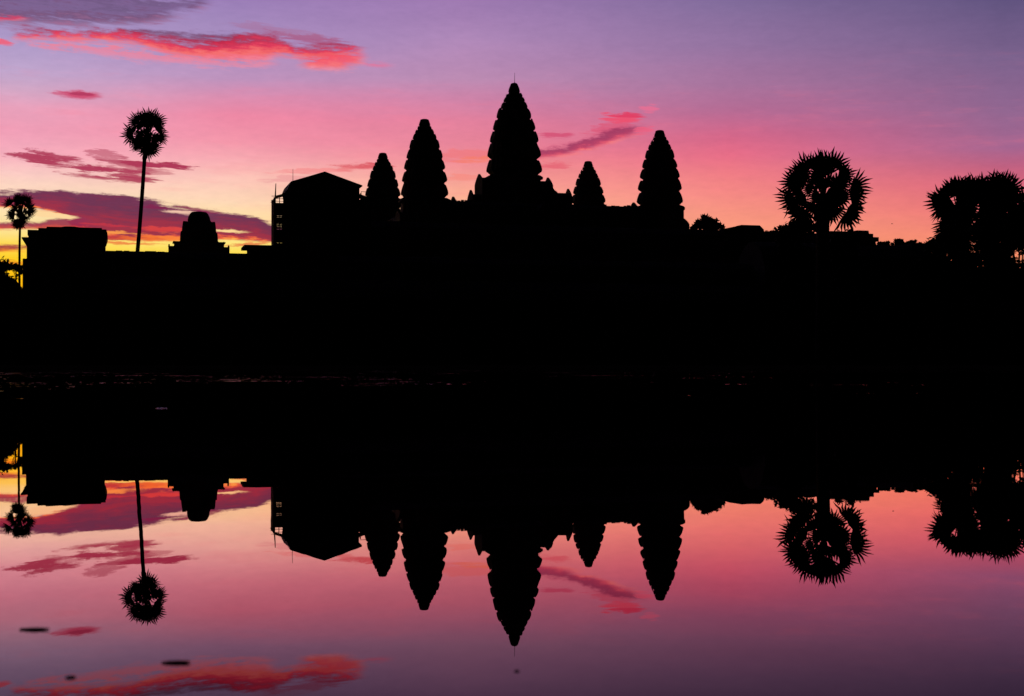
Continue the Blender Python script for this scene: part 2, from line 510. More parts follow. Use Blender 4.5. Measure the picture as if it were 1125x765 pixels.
def copy_tree(o, parent=None):
    c = o.copy()
    COL.objects.link(c)
    if parent is not None:
        c.parent = parent
    for ch in list(o.children):
        copy_tree(ch, c)
    return c


# the temple's own axes: s along its west front (to the right), t into it
PHI = math.radians(15.5)
CX, CY = 0.475, 306.96


def T(s, t, z=0.0):
    return (CX + s * math.cos(PHI) - t * math.sin(PHI), CY + s * math.sin(PHI) + t * math.cos(PHI), z)


def at(px, y, d):                       # world point seen at photo pixel (px, y) from the bank, at distance d
    return ((px - PXC) / FPX * d, d, CAM_H + (YH - y) / FPX * d)


WZ = 0.45                               # pond level
GZ = 0.7                                # level of the temple lawn

# ------------------------------------------------------------------ setting: ground, water
R = random.Random(5)


def axis(vals):
    out = []
    for a, b, n in vals:
        out += [a + (b - a) * i / n for i in range(n)]
    out.append(vals[-1][1])
    return out


gx = axis([(-4000, -300, 12), (-300, -90, 14), (-90, 90, 90), (90, 300, 14), (300, 4000, 12)])
gy = axis([(-600, -20, 10), (-20, -1, 12), (-1, 3, 16), (3, 94, 24), (94, 108, 40), (108, 300, 40), (300, 5000, 16)])


def gh(x, y):
    far = 100 + 0.5 * math.sin(x * 0.21) + 0.35 * math.sin(x * 0.53 + 1) + 0.2 * math.sin(x * 1.3)
    near = 0.9 + 0.2 * math.sin(x * 0.6 + 2)
    d = min(y - near, far - y, 78 + math.sin(y * 0.2) - abs(x))          # >0 inside the pond
    n = 0.04 * math.sin(x * 0.9 + y * 0.3) * math.sin(y * 0.7 - x * 0.2)
    top = GZ - 0.06
    if d > 0:
        return WZ + max(-1.2, -0.25 * d)
    return min(top, WZ - d * 0.16) + (n if -d > 1 else 0)


mb = MB()
mb.v = [(x, y, gh(x, y)) for y in gy for x in gx]
nx = len(gx)
mb.f = [(j * nx + i, j * nx + i + 1, (j + 1) * nx + i + 1, (j + 1) * nx + i) for j in range(len(gy) - 1) for i in range(nx - 1)]
g = mb.build('ground', M_GROUND, smooth=True)
g['kind'] = 'structure'
w = MB().add([(-82, -0.5, WZ), (82, -0.5, WZ), (82, 103, WZ), (-82, 103, WZ)], [(0, 1, 2, 3)]).build('water', M_WATER)
w['kind'] = 'structure'

# ------------------------------------------------------------------ temple pieces


def redent(r, z):
    q = [(1.0, 0.0), (1.0, 0.34), (0.88, 0.34), (0.88, 0.56), (0.73, 0.56), (0.73, 0.73), (0.56, 0.73), (0.56, 0.88), (0.34, 0.88), (0.34, 1.0)]
    out = []
    for k in range(4):
        c, s_ = math.cos(k * math.pi / 2), math.sin(k * math.pi / 2)
        out += [(r * (x * c - y * s_), r * (x * s_ + y * c), z) for x, y in q]
    return out


AF = [(1.0, 0.0, 0.0), (1.0, 0.26, 1), (1.0, -0.26, 1), (0.90, 0.46, 0.45), (0.90, -0.46, 0.45), (0.77, 0.66, 0.79), (0.66, 0.77, 0.79)]


def antefix(m, x, y, z, ang, w, h, th, bulge, rr):
    """a leaf-shaped stone standing on a cornice, bulging outwards and curling in at its tip"""
    prof = [(0.44, 0.0, 0.75), (0.50, 0.14, 1.0), (0.48, 0.42, 0.75), (0.34, 0.74, 0.25), (0.07, 1.0, -0.25)]
    c, s_ = math.cos(ang), math.sin(ang)
    jz = 1 + rr.uniform(-0.16, 0.06)
    rings = []
    for hw, hz, o in prof:
        ring = []
        for sx, so_ in ((-1, 0), (1, 0), (1, -1), (-1, -1)):
            lx, ly = o * bulge + so_ * th, sx * hw * w
            ring.append((x + lx * c - ly * s_, y + lx * s_ + ly * c, z + hz * h * jz))
        rings.append(ring)
    m.loft(rings)


def make_tower(root, top, tiers, crown, body_r, base_top, seed):
    """tiers: (top offset, bottom offset, half width), measured down from the tip"""
    rr = random.Random(seed)
    ht, r0, r1 = crown
    m = MB()
    n = 20
    ring = lambda r, z: [(r * math.cos(2 * math.pi * k / n), r * math.sin(2 * math.pi * k / n), z) for k in range(n)]
    m.loft([ring(r1 * 0.9, top - ht), ring(r1 * 1.06, top - ht * 0.8), ring(r1 * 0.98, top - ht * 0.55), ring((r0 + r1) / 2, top - ht * 0.3), ring(r0 * 1.05, top - ht * 0.08), ring(r0 * 0.72, top)])
    m.build('lotus_crown', M_STONE, root)
    prev_low = top - ht
    for i, (a, b, hw) in enumerate(tiers):
        z1, z0 = top - a, top - b
        h = z1 - z0
        r = hw / 1.09
        m = MB()
        nxt = tiers[i - 1][2] / 1.09 if i else r1
        # wall of the storey, rising to the storey above
        m.loft([redent(r * 0.84, z0), redent(r * 0.78, z0 + 0.6 * h), redent(min(r * 0.76, nxt * 0.84), z1 + 0.02)])
        # cornice it stands on
        m.loft([redent(r * 0.82, z0 - 0.02), redent(r * 0.90, z0 + 0.12 * h), redent(r * 0.945, z0 + 0.18 * h), redent(r * 0.945, z0 + 0.26 * h), redent(r * 0.88, z0 + 0.31 * h)])
        for k in range(4):
            for fx, fy, s_ in AF:
                if hw < 2.2 and s_ == 1:
                    continue
                an = k * math.pi / 2
                if rr.random() < 0.04:
                    continue                    # a stone fallen long ago
                x, y = fx * r * 0.94, fy * r * 0.94
                X, Y = x * math.cos(an) - y * math.sin(an), x * math.sin(an) + y * math.cos(an)
                da = an + math.atan2(fy, fx) * 0.55
                antefix(m, X, Y, z0 + 0.25 * h, da, r * (0.30 if s_ != 0 else 0.40), h * 0.86, 0.08 * r, 0.085 * r, rr)
        m.build('tier', M_STONE, root)
        prev_low = z0
    m = MB()
    m.loft([redent(body_r * 1.04, 0.0), redent(body_r * 1.04, 1.0), redent(body_r * 0.95, 1.2), redent(body_r * 0.92, prev_low - 1.0), redent(body_r, prev_low - 0.8), redent(body_r, prev_low - 0.25), redent(body_r * 0.9, prev_low)])
    m.build('tower_body', M_STONE, root)


def make_porch(root, direc, reach, width, eave, ridge, inner, spikes=1, peak=0.9, rr=random.Random(3)):
    """vaulted porch with a leaf-edged pediment at its outer end; direc is its angle in the tower's frame"""
    m = MB()
    hw = width / 2
    prof = [(-hw, 0), (hw, 0), (hw, eave), (hw * 1.08, eave + 0.1), (hw * 0.92, eave + (ridge - eave) * 0.45), (hw * 0.55, eave + (ridge - eave) * 0.8), (0, ridge),
            (-hw * 0.55, eave + (ridge - eave) * 0.8), (-hw * 0.92, eave + (ridge - eave) * 0.45), (-hw * 1.08, eave + 0.1), (-hw, eave)]
    m.loft([[(inner, y, z) for y, z in prof], [(reach - 0.35, y, z) for y, z in prof]])
    o = m.build('porch', M_STONE, root)
    o.rotation_euler = (0, 0, direc)
    # pediment: scalloped flame outline
    m = MB()
    out = [(-hw * 1.12, 0.4)]
    N = 7
    for i in range(N + 1):
        f = i / N
        y = -hw * 1.12 * (1 - f)
        z = eave + (ridge + peak - eave) * (f ** 0.75)
        out.append((y, z))
        if i < N:
            out.append((y + hw * 0.05, z + (ridge - eave) * 0.16))
    half = out[:]
    full = half + [(-y, z) for y, z in reversed(half[:-1])]
    m.loft([[(reach - 0.349, y, z) for y, z in full], [(reach, y, z) for y, z in full]])
    m.build('pediment', M_STONE, o)


TOWERS = 'lotus bud towers of the temple'
ZB = 25.0                               # top terrace of the upper pyramid
c_tiers = [(2.4, 3.25, 1.95), (3.3, 4.2, 2.4), (4.4, 5.8, 3.0), (5.9, 8.2, 3.95), (8.3, 10.9, 4.75), (11.0, 13.6, 5.45), (13.7, 17.0, 6.0), (17.1, 20.4, 6.25)]
main = thing('stone_tower', 'tallest central lotus bud tower with a thin rod on its tip', 'tower', T(0, 0, ZB), PHI, TOWERS)
make_tower(main, 62.3 - ZB, c_tiers, (2.35, 0.72, 1.22), 6.0, 0, 11)
m = MB()
m.tube((0.1, 0, 62.2 - ZB), (0.12, 0, 64.6 - ZB), 0.06, 0.03, 6)
m.tube((0.1, 0, 62.0 - ZB), (0.1, 0, 62.5 - ZB), 0.14, 0.10, 8)
m.build('lightning_rod', M_STEEL, main)
make_porch(main, 0, 7.9, 6.2, 14.6, 16.0, 3.5, peak=0.8)
make_porch(main, math.pi, 8.1, 6.2, 14.9, 16.3, 3.5, peak=0.7)
make_porch(main, -math.pi / 2, 8.4, 6.2, 14.6, 16.0, 3.5)
make_porch(main, math.pi / 2, 8.4, 6.2, 14.6, 16.0, 3.5)
make_porch(main, math.pi, 10.0, 4.6, 11.6, 12.6, 7.6, peak=0.9)
make_porch(main, 0, 12.6, 4.6, 12.4, 13.5, 7.6, peak=1.0)
make_porch(main, -math.pi / 2, 11.5, 4.6, 10.6, 11.8, 7.6)
m = MB()
m.loft([[(7.0, -2.3, 0), (7.0, 2.3, 0), (7.0, 2.3, 15.0), (7.0, -2.3, 15.0)], [(7.95, -2.3, 0), (7.95, 2.3, 0), (7.95, 2.1, 14.9), (7.95, -2.1, 14.9)], [(8.6, -2.3, 0), (8.6, 2.3, 0), (8.6, 2.1, 13.9), (8.6, -2.1, 13.9)], [(9.3, -2.3, 0), (9.3, 2.3, 0), (9.3, 2.1, 13.4), (9.3, -2.1, 13.4)], [(9.7, -2.3, 0), (9.7, 2.3, 0), (9.7, 2.1, 12.4), (9.7, -2.1, 12.4)]])
m.build('stepped_shoulder', M_STONE, main)

k_tiers = [(1.45, 2.15, 1.5), (2.2, 3.05, 2.0), (3.1, 4.2, 2.45), (4.3, 6.25, 3.1), (6.3, 8.25, 3.7), (8.3, 10.4, 4.2), (10.5, 13.0, 4.62), (13.05, 15.8, 4.85)]
HT = 49.3 - ZB
kt = thing('stone_tower', 'taller of the two lotus bud towers left of the centre, standing in front', 'tower', T(-25, -23.3, ZB), PHI, TOWERS)
make_tower(kt, HT, k_tiers, (1.45, 0.8, 1.1), 4.95, 0, 23)
make_porch(kt, 0, 6.0, 5.0, HT - 16.9, HT - 16.1, 3.0, peak=0.9)
make_porch(kt, math.pi, 5.5, 5.0, HT - 19.8, HT - 18.6, 3.0, peak=0.3)
make_porch(kt, -math.pi / 2, 6.3, 5.0, HT - 19.2, HT - 17.6, 3.0)
make_porch(kt, math.pi / 2, 6.3, 5.0, HT - 17.2, HT - 16.4, 3.0)
for (s_, t_, ro, la) in ((25, -23.3, math.pi, 'wide lotus bud tower at the right end of the tower row'),
                         (-25, 23.3, 0.0, 'smaller leftmost lotus bud tower beside the scaffold roof'),
                         (25, 23.3, math.pi, 'smallest lotus bud tower right of the central tower')):
    c = copy_tree(kt)
    c.location = T(s_, t_, ZB)
    c.rotation_euler = (0, 0, PHI + ro)
    c['label'] = la

# upper gallery: steep stepped pyramid with a roofed gallery around its top
ug = thing('upper_gallery', 'long stone gallery on a steep stepped base below the five towers', 'gallery', T(0, 0, GZ), PHI)
zb = ZB - GZ
m = MB()
for i, (a, z0, z1) in enumerate(((38, 4, 11.2), (35.5, 11.2, 18.0), (33, 18.0, zb))):
    m.box(-a, a, -a + 1, a - 1, z0 - 4 if i == 0 else z0, z1 - 0.6, 1.0)
    m.box(-a + 0.6, a - 0.6, -a + 1.6, a - 1.6, z1 - 0.6, z1)
m.build('stepped_base', M_STONE, ug)
for s_ in (-25, 0, 25):
    m = MB()
    for i in range(24):
        m.box(s_ - 2.4, s_ + 2.4, -41 + i * 0.36, -33, zb * i / 24, zb * (i + 1) / 24)
    m.build('staircase', M_STONE, ug)


def vault(hw, z0, zr):
    h = zr - z0
    return [(-hw, z0), (hw, z0), (hw * 1.04, z0 + 0.12), (hw * 0.9, z0 + h * 0.45), (hw * 0.6, z0 + h * 0.78), (hw * 0.16, z0 + h * 0.97), (0.0, zr), (-hw * 0.16, z0 + h * 0.97), (-hw * 0.6, z0 + h * 0.78), (-hw * 0.9, z0 + h * 0.45), (-hw * 1.04, z0 + 0.12)]


zr = 33.0 - GZ
m = MB()
for t_ in (-25.0, 25.0):
    m.box(-29, 29, t_ - 2.2, t_ + 2.2, zb, zb + 4.6)
for s_ in (-25.0, 25.0):
    m.box(s_ - 2.2, s_ + 2.2, -22.7, 22.7, zb, zb + 4.6)
m.build('gallery_wall', M_STONE, ug)
rr = random.Random(2)
m = MB()
for t_ in (-25.0, 25.0):
    m.prism_x([(y + t_, z) for y, z in vault(2.7, zb + 4.61, zr)], -28, 28)
    s_ = -27.5
    while s_ < 27.5:
        w_ = rr.uniform(0.5, 0.9)
        if rr.random() < 0.75:
            m.box(s_, s_ + w_, t_ - 0.16, t_ + 0.16, zr - 0.1, zr + rr.uniform(0.05, 0.28))
        s_ += w_ + 0.15
for s_ in (-25.0, 25.0):
    m.prism_y([(x + s_, z) for x, z in vault(2.7, zb + 4.62, zr - 0.05)], -22.2, 22.2)
m.build('gallery_roof', M_ROOF, ug)
m = MB()                                 # gate roof in the middle of the front
m.prism_y(vault(3.2, zb + 6.0, zr + 0.2), -30.2, -22.0)
m.build('gate_roof', M_ROOF, ug)
m = MB()
m.box(-3.0, 3.0, -30, -22.9, zb, zb + 5.99)
m.build('gate_porch', M_STONE, ug)

# second gallery
sg = thing('second_gallery', 'middle stone gallery whose long roof shows right of the tower row', 'gallery', T(0, -58, GZ), PHI)
m = MB()
m.box(-58, 57, -7, 60, 0, 5.0, 0.6)
m.box(-57, 56, -5.5, 60, 5.0, 9.0, 0.6)
m.box(-56, 55.5, -4.5, 60, 9.0, 13.0, 0.5)
m.build('stepped_base', M_STONE, sg)
m = MB()
m.box(-55, 54.4, -2.6, 2.6, 13.0, 19.5)
m.build('gallery_wall', M_STONE, sg)
zr2 = 25.2 - GZ
m = MB()
m.prism_x([(y, z) for y, z in vault(3.3, 19.51, zr2)], -44, 46)
rr = random.Random(8)
s_ = -43.0
while s_ < 45:
    w_ = rr.uniform(0.4, 1.1)
    if rr.random() < 0.6:
        m.box(s_, s_ + w_, -0.2, 0.2, zr2 - 0.15, zr2 + rr.uniform(0.02, 0.16))
    s_ += w_ + 0.1
m.build('gallery_roof', M_ROOF, sg)
m = MB()                                 # raised roof section with a sloping shoulder
m.prism_x([(-3.0, 20), (3.0, 20), (2.9, 24.6), (1.2, 25.55), (-1.2, 25.55), (-2.9, 24.6)], 26.9, 30.6)
m.loft([[(26.9, -1.6, 23.5), (26.9, 1.6, 23.5), (26.9, 1.2, 25.5), (26.9, -1.2, 25.5)], [(23.4, -1.6, 23.5), (23.4, 1.6, 23.5), (23.4, 1.0, 24.75), (23.4, -1.0, 24.75)]])
m.build('raised_roof', M_ROOF, sg)
m = MB()                                 # ruined corner pavilion at the right end
m.box(43, 52.6, -4, 4, 13.0, 24.3, 0.15)
m.box(50.2, 53.4, -3.4, 3.4, 13.0, 22.9, 0.1)
m.box(50.0, 53.7, -3.7, 3.7, 22.9, 23.7)
m.box(49.4, 52.0, -3.2, 3.2, 24.3, 24.95, 0.1)
m.box(44.0, 48.2, -3.0, 3.0, 24.3, 24.7, 0.1)
m.build('corner_pavilion', M_STONE, sg)

# covered corner tower of the second gallery, inside its scaffold
sc_s, sc_t = -50.4, -58.0
core = thing('corner_tower', 'ruined square stone tower enclosed by the gabled scaffold', 'tower', T(sc_s, sc_t, 13.0 + GZ), PHI)
m = MB()
m.box(-4.6, 5.1, -4.0, 4.0, 0, 10.4, 0.2)
m.build('tower_body', M_STONE, core)
for i, (a, z0, z1) in enumerate(((4.3, 10.4, 13.0), (3.8, 13.0, 15.2), (3.0, 15.2, 16.4))):
    mm = MB()
    mm.loft([redent(a, z0), redent(a * 1.06, z0 + 0.4), redent(a * 1.06, z0 + 0.8), redent(a * 0.92, z1)])
    mm.build('tier', M_STONE, core)

scf = thing('scaffold', 'tall scaffold tower with low gabled sheet roof left of the towers', 'scaffold', T(sc_s, sc_t, GZ + 13.0), PHI)
zo = -(GZ + 13.0)                        # so that absolute heights can be written below
roofp = [(-6.15, 29.5), (-5.55, 30.9), (0.05, 32.75), (6.35, 30.65), (6.35, 30.45), (0.05, 32.5), (-5.45, 30.65), (-5.95, 29.5)]
m = MB()
m.prism_y([(x, z + zo) for x, z in roofp], -5.2, 5.2)
m.build('gable_roof', M_SHEET, scf)
m = MB()                                 # sheeted gable ends
for y in (-4.6, 4.6):
    m.prism_y([(-5.85, 29.0 + zo), (5.95, 29.0 + zo), (5.95, 30.55 + zo), (0.05, 32.45 + zo), (-5.4, 30.6 + zo), (-5.85, 29.6 + zo)], y - 0.03, y + 0.03)
m.build('gable_sheeting', M_SHEET, scf)
m = MB()                                 # netting on the front, back and right
m.box(-5.6, 5.9, -4.72, -4.68, 15.0 + zo, 29.0 + zo)
m.box(-5.6, 5.9, 4.68, 4.72, 15.0 + zo, 29.0 + zo)
m.box(5.92, 5.96, -4.6, 4.6, 15.0 + zo, 30.4 + zo)
m.build('net_sheet', M_NET, scf)
px_l, px_r = -8.3, 7.9
yb = -1.2                                # the open left bay is only one bay deep
posts = [(x, y) for x in (-6.35, -3.2, 0, 3.2, 6.1) for y in (-4.9, 4.9)] + [(px_l, -4.9), (px_l, yb), (-6.35, yb), (px_r, -4.9), (px_r, yb)]
for x, y in posts:
    top = 28.2 if x == px_l else (28.3 if x == px_r else 29.4)
    MB().tube((x, y, 0.0), (x, y, top + zo), 0.07, n=6).build('post', M_STEEL, scf)
m = MB()
for z in (15.5, 17.6, 19.7, 21.8, 23.9, 26.0, 28.0):
    for y in (-4.9, yb):
        m.tube((px_l, y, z + zo), (px_r, y, z + zo), 0.045, n=5)
    for x in (px_l, -6.35, px_r):
        m.tube((x, -4.9, z + zo), (x, yb, z + zo), 0.045, n=5)
m.build('ledgers', M_STEEL, scf)
for z, th in ((20.3, 0.3), (22.4, 0.3), (24.5, 0.25), (26.6, 0.3)):
    MB().box(px_l, -6.0, -4.8, yb, z + zo, z + th + zo).build('deck', M_BOARD, scf)
yf = -4.95
# boards closing the left bay, with the gaps where the sky shows through
MB().box(px_l - 0.06, px_l - 0.02, -4.9, yb, 15.2 + zo, 28.0 + zo).build('end_board', M_BOARD, scf)
for z0, z1 in ((15.2, 18.6), (20.9, 22.9), (25.4, 27.3)):
    MB().box(px_l, -5.5, yf - 0.03, yf + 0.03, z0 + zo, z1 + zo).build('front_board', M_BOARD, scf)
for x0, x1, z0, z1 in ((px_l, px_l + 0.45, 18.6, 20.9), (-6.9, -5.5, 18.6, 20.9), (px_l, px_l + 0.45, 22.9, 25.4), (-6.9, -6.45, 22.9, 25.4), (-5.9, -5.5, 22.9, 25.4), (px_l, px_l + 0.3, 27.3, 28.2), (-6.8, -5.5, 27.3, 28.6)):
    MB().box(x0, x1, yf - 0.029, yf + 0.029, z0 + zo, z1 + zo).build('front_board', M_BOARD, scf)
m = MB()                                 # slats added across the gaps to dim the sky seen through them
z = 18.7
while z < 25.3:
    if z < 20.9 or z > 22.9:
        m.box(px_l, -5.5, yf + 0.05, yf + 0.09, z + zo, z + 0.23 + zo)
    z += 0.25
m.box(-7.0, -6.9, yf + 0.04, yf + 0.10, 18.6 + zo, 25.4 + zo)
m.build('dimming_slats', M_BOARD, scf)
MB().box(px_r - 2.0, px_r, -4.98, -4.92, 15.2 + zo, 28.3 + zo).build('front_board', M_BOARD, scf)
m = MB()                                 # lean-to roofs on both sides
m.prism_y([(px_l - 0.2, 27.75 + zo), (px_l + 0.35, 28.5 + zo), (-5.4, 29.25 + zo), (-5.4, 29.1 + zo), (px_l + 0.45, 28.35 + zo), (px_l - 0.05, 27.75 + zo)], -5.1, yb + 0.1)
m.build('side_roof', M_SHEET, scf)
m = MB()
m.prism_y([(5.9, 29.2 + zo), (8.1, 28.5 + zo), (8.1, 28.35 + zo), (5.9, 29.05 + zo)], -5.1, yb + 0.1)
m.build('side_roof', M_SHEET, scf)
m = MB()
m.tube((-5.2, -4.9, 30.9 + zo), (-5.2, -4.9, 33.0 + zo), 0.05, 0.03, 6)
m.build('mast', M_STEEL, scf)
m = MB()
m.tube((-8.1, -4.9, 28.0 + zo), (-8.0, -4.9, 30.5 + zo), 0.13, 0.06, 6)
m.tube((-8.7, -4.9, 28.4 + zo), (-7.7, -4.9, 28.4 + zo), 0.05, n=5)
m.build('mast', M_STEEL, scf)
m = MB()
m.tube((6.2, -4.9, 29.6 + zo), (7.9, -4.9, 29.6 + zo), 0.045, n=5)
m.tube((7.9, -4.9, 28.4 + zo), (7.9, -4.9, 29.65 + zo), 0.045, n=5)
m.tube((6.2, -4.9, 28.6 + zo), (6.2, -4.9, 29.65 + zo), 0.045, n=5)
m.build('guard_rail', M_STEEL, scf)


# outer gallery
og = thing('outer_gallery', 'long low outer gallery with plain straight roof along the lawn', 'gallery', T(0, -115, GZ - 0.1), PHI)
zo = -(GZ - 0.1)
m = MB()
for i in range(4):
    m.box(-84.6, 96 - i, -9.5 + i * 0.9, 6.5 - i * 0.6, i * 1.2, (i + 1) * 1.2)
m.build('plinth', M_STONE, og)
m = MB()
m.box(-86, 95, 0.6, 2.2, 4.8, 10.6)
m.build('gallery_wall', M_STONE, og)
m = MB()
zr3 = 14.9 + zo
m.prism_x([(y + 0.9, z) for y, z in vault(2.3, 10.61, zr3)], -86, 95)
m.prism_x([(-5.0, 8.2), (-1.2, 8.2), (-1.2, 11.2), (-2.4, 10.8), (-3.8, 9.9), (-5.0, 8.5)], -86, 95)
rr = random.Random(4)
s_ = -83.5
while s_ < 94:
    w_ = rr.uniform(0.5, 1.6)
    if rr.random() < 0.45:
        m.box(s_, s_ + w_, 0.7, 1.1, zr3 - 0.12, zr3 + rr.uniform(0.01, 0.09))
    s_ += w_ + 0.2
m.build('gallery_roof', M_ROOF, og)
cm = MB()
cm.box(-0.3, 0.3, -0.3, 0.3, 4.8, 8.2)
cm.box(-0.42, 0.42, -0.42, 0.42, 7.7, 8.0)
cm.box(-0.42, 0.42, -0.42, 0.42, 4.8, 5.1)
col0 = cm.build('column', M_STONE, og)
col0.location = (-82, -4.4, 0)
for i in range(1, 40):
    c = col0.copy()
    COL.objects.link(c)
    c.parent = og
    c.location = (-82 + i * 4.5, -4.4, 0)
m = MB()
m.box(-67.2, -56, -1.6, 3.0, 10.6, 14.85, 0.0)
m.box(-67.9, -56, -1.9, 3.4, 14.85, 15.2)
m.box(-63.5, -56, -1.2, 2.8, 15.2, 15.42)
m.build('roof_block', M_STONE, og)
m = MB()                                 # west gate with broken stepped roofs
m.box(2, 29.9, -5.5, 4.5, 4.8, 13.6)
m.build('gate_wall', M_STONE, og)
m = MB()
prof = vault(4.2, 13.61, 17.35 + zo + 0.6)
m.prism_x(prof, 2.5, 28.9)
m.prism_x([(-2.0, 13.6), (2.0, 13.6), (1.9, 17.6), (-1.9, 17.6)], 27.0, 30.0)
m.box(18.0, 21.8, -1.0, 1.0, 17.0, 17.72, 0.15)
m.box(14.0, 17.0, -1.2, 1.2, 16.9, 17.9, 0.2)
m.build('gate_roof', M_ROOF, og)

# corner pavilion at the left end of the outer gallery
cp = thing('corner_pavilion', 'flat topped stone block at the left end beside the small palm', 'pavilion', T(-89, -115, GZ - 0.1), PHI)
zo = -(GZ - 0.1)
m = MB()
m.box(-6.6, 4.395, -7.5, 6.5, 0, 4.8, 0.0)
m.build('plinth', M_STONE, cp)
m = MB()
m.box(-4.3, 4.25, -3.0, 3.0, 4.8, 15.6 + zo)
m.box(-5.3, -4.3, -2.4, 2.4, 4.8, 13.5 + zo)
m.build('wall', M_STONE, cp)
m = MB()
m.loft([[(-4.4, -3.1, 15.6 + zo), (4.3, -3.1, 15.6 + zo), (4.3, 3.1, 15.6 + zo), (-4.4, 3.1, 15.6 + zo)], [(-4.7, -3.4, 16.3 + zo), (4.5, -3.4, 16.3 + zo), (4.5, 3.4, 16.3 + zo), (-4.7, 3.4, 16.3 + zo)],
        [(-4.7, -3.4, 16.9 + zo), (4.5, -3.4, 16.9 + zo), (4.5, 3.4, 16.9 + zo), (-4.7, 3.4, 16.9 + zo)]])
m.loft([[(-4.8, -2.5, 14.9 + zo), (-4.3, -2.5, 14.9 + zo), (-4.3, 2.5, 14.9 + zo), (-4.8, 2.5, 14.9 + zo)], [(-5.4, -2.8, 15.9 + zo), (-4.3, -2.8, 15.9 + zo), (-4.3, 2.8, 15.9 + zo), (-5.4, 2.8, 15.9 + zo)],
        [(-5.4, -2.8, 16.05 + zo), (-4.3, -2.8, 16.05 + zo), (-4.3, 2.8, 16.05 + zo), (-5.4, 2.8, 16.05 + zo)]])
m.box(-4.85, -4.3, -2.3, 2.3, 13.5 + zo, 14.9 + zo)
m.build('cornice', M_STONE, cp)
m = MB()
m.box(-3.5, 4.4, -2.9, 2.9, 16.9 + zo, 17.2 + zo)
m.box(-2.6, 3.9, -2.5, 2.5, 17.2 + zo, 17.42 + zo, 0.05)
m.loft([[(-1.4, -1.6, 17.42 + zo), (1.7, -1.6, 17.42 + zo), (1.7, 1.6, 17.42 + zo), (-1.4, 1.6, 17.42 + zo)], [(-0.4, -0.8, 17.66 + zo), (0.6, -0.8, 17.66 + zo), (0.6, 0.8, 17.66 + zo), (-0.4, 0.8, 17.66 + zo)]])
m.build('roof', M_ROOF, cp)

# stepped gate tower with a rounded, broken top
sp_ = thing('stepped_pavilion', 'short stepped stone tower with rounded broken top between palm and scaffold', 'tower', T(-72.4, -95, GZ), PHI)
zo = -GZ
k = 1 / 7.84
zz = lambda y: (YH - y) * 196.0 / FPX + CAM_H + zo
n = 24
ring = lambda r, z: [(r * math.cos(2 * math.pi * i / n), r * math.sin(2 * math.pi * i / n), z) for i in range(n)]
m = MB()
m.loft([ring(11.7 * k, zz(246)), ring(12.3 * k, zz(242)), ring(11.6 * k, zz(238.5)), ring(9.8 * k, zz(235)), ring(8.0 * k, zz(233.2)), ring(4.0 * k, zz(232.6))])
m.build('dome', M_STONE, sp_)
m = MB()
m.loft([redent(15.5 * k, zz(264)), redent(17.5 * k, zz(261)), redent(17.5 * k, zz(258)), redent(14.0 * k, zz(254)), redent(13.4 * k, zz(244))])
rr = random.Random(6)
for kk in range(4):
    for fx, fy, s_ in AF:
        an = kk * math.pi / 2
        x, y = fx * 17.4 * k, fy * 17.4 * k
        X, Y = x * math.cos(an) - y * math.sin(an), x * math.sin(an) + y * math.cos(an)
        antefix(m, X, Y, zz(258.5), an + math.atan2(fy, fx) * 0.55, 0.75, zz(243) - zz(258), 0.32, 0.10, rr)
m.build('tier', M_STONE, sp_)
m = MB()
m.loft([redent(20 * k, 0), redent(20 * k, zz(276)), redent(21 * k, zz(270)), redent(21 * k, zz(266)), redent(17 * k, zz(262))])
for kk in range(4):
    for fx, fy, s_ in AF:
        if s_ == 0.0:
            continue
        an = kk * math.pi / 2
        x, y = fx * 19.6 * k, fy * 19.6 * k
        X, Y = x * math.cos(an) - y * math.sin(an), x * math.sin(an) + y * math.cos(an)
        antefix(m, X, Y, zz(266), an + math.atan2(fy, fx) * 0.55, 0.7, zz(254.5) - zz(266), 0.3, 0.05, rr)
m.build('tower_body', M_STONE, sp_)
for di, ss in ((0, 1), (math.pi, -1), (-math.pi / 2, 0)):
    m = MB()
    m.box(2.0, 26.5 * k, -1.3, 1.3, 0, zz(266.5), 0.0)
    m.box(26.5 * k, 32.5 * k, -1.1, 1.1, 0, zz(271.5), 0.0)
    m.box(2.0, 28 * k, -1.45, 1.45, zz(267.6), zz(266.4))
    m.box(31.0 * k, 33.0 * k, -0.3, 0.3, zz(272), zz(269), 0.05)
    m.box(26.0 * k, 27.5 * k, -0.3, 0.3, zz(267), zz(265.2), 0.05)
    m.build('porch', M_STONE, sp_).rotation_euler = (0, 0, di)
m = MB()
m.box(-4.6, 4.6, -4.6, 4.6, -0.1, 4.5, 0.4)
m.build('plinth', M_STONE, sp_)

# ------------------------------------------------------------------ palms


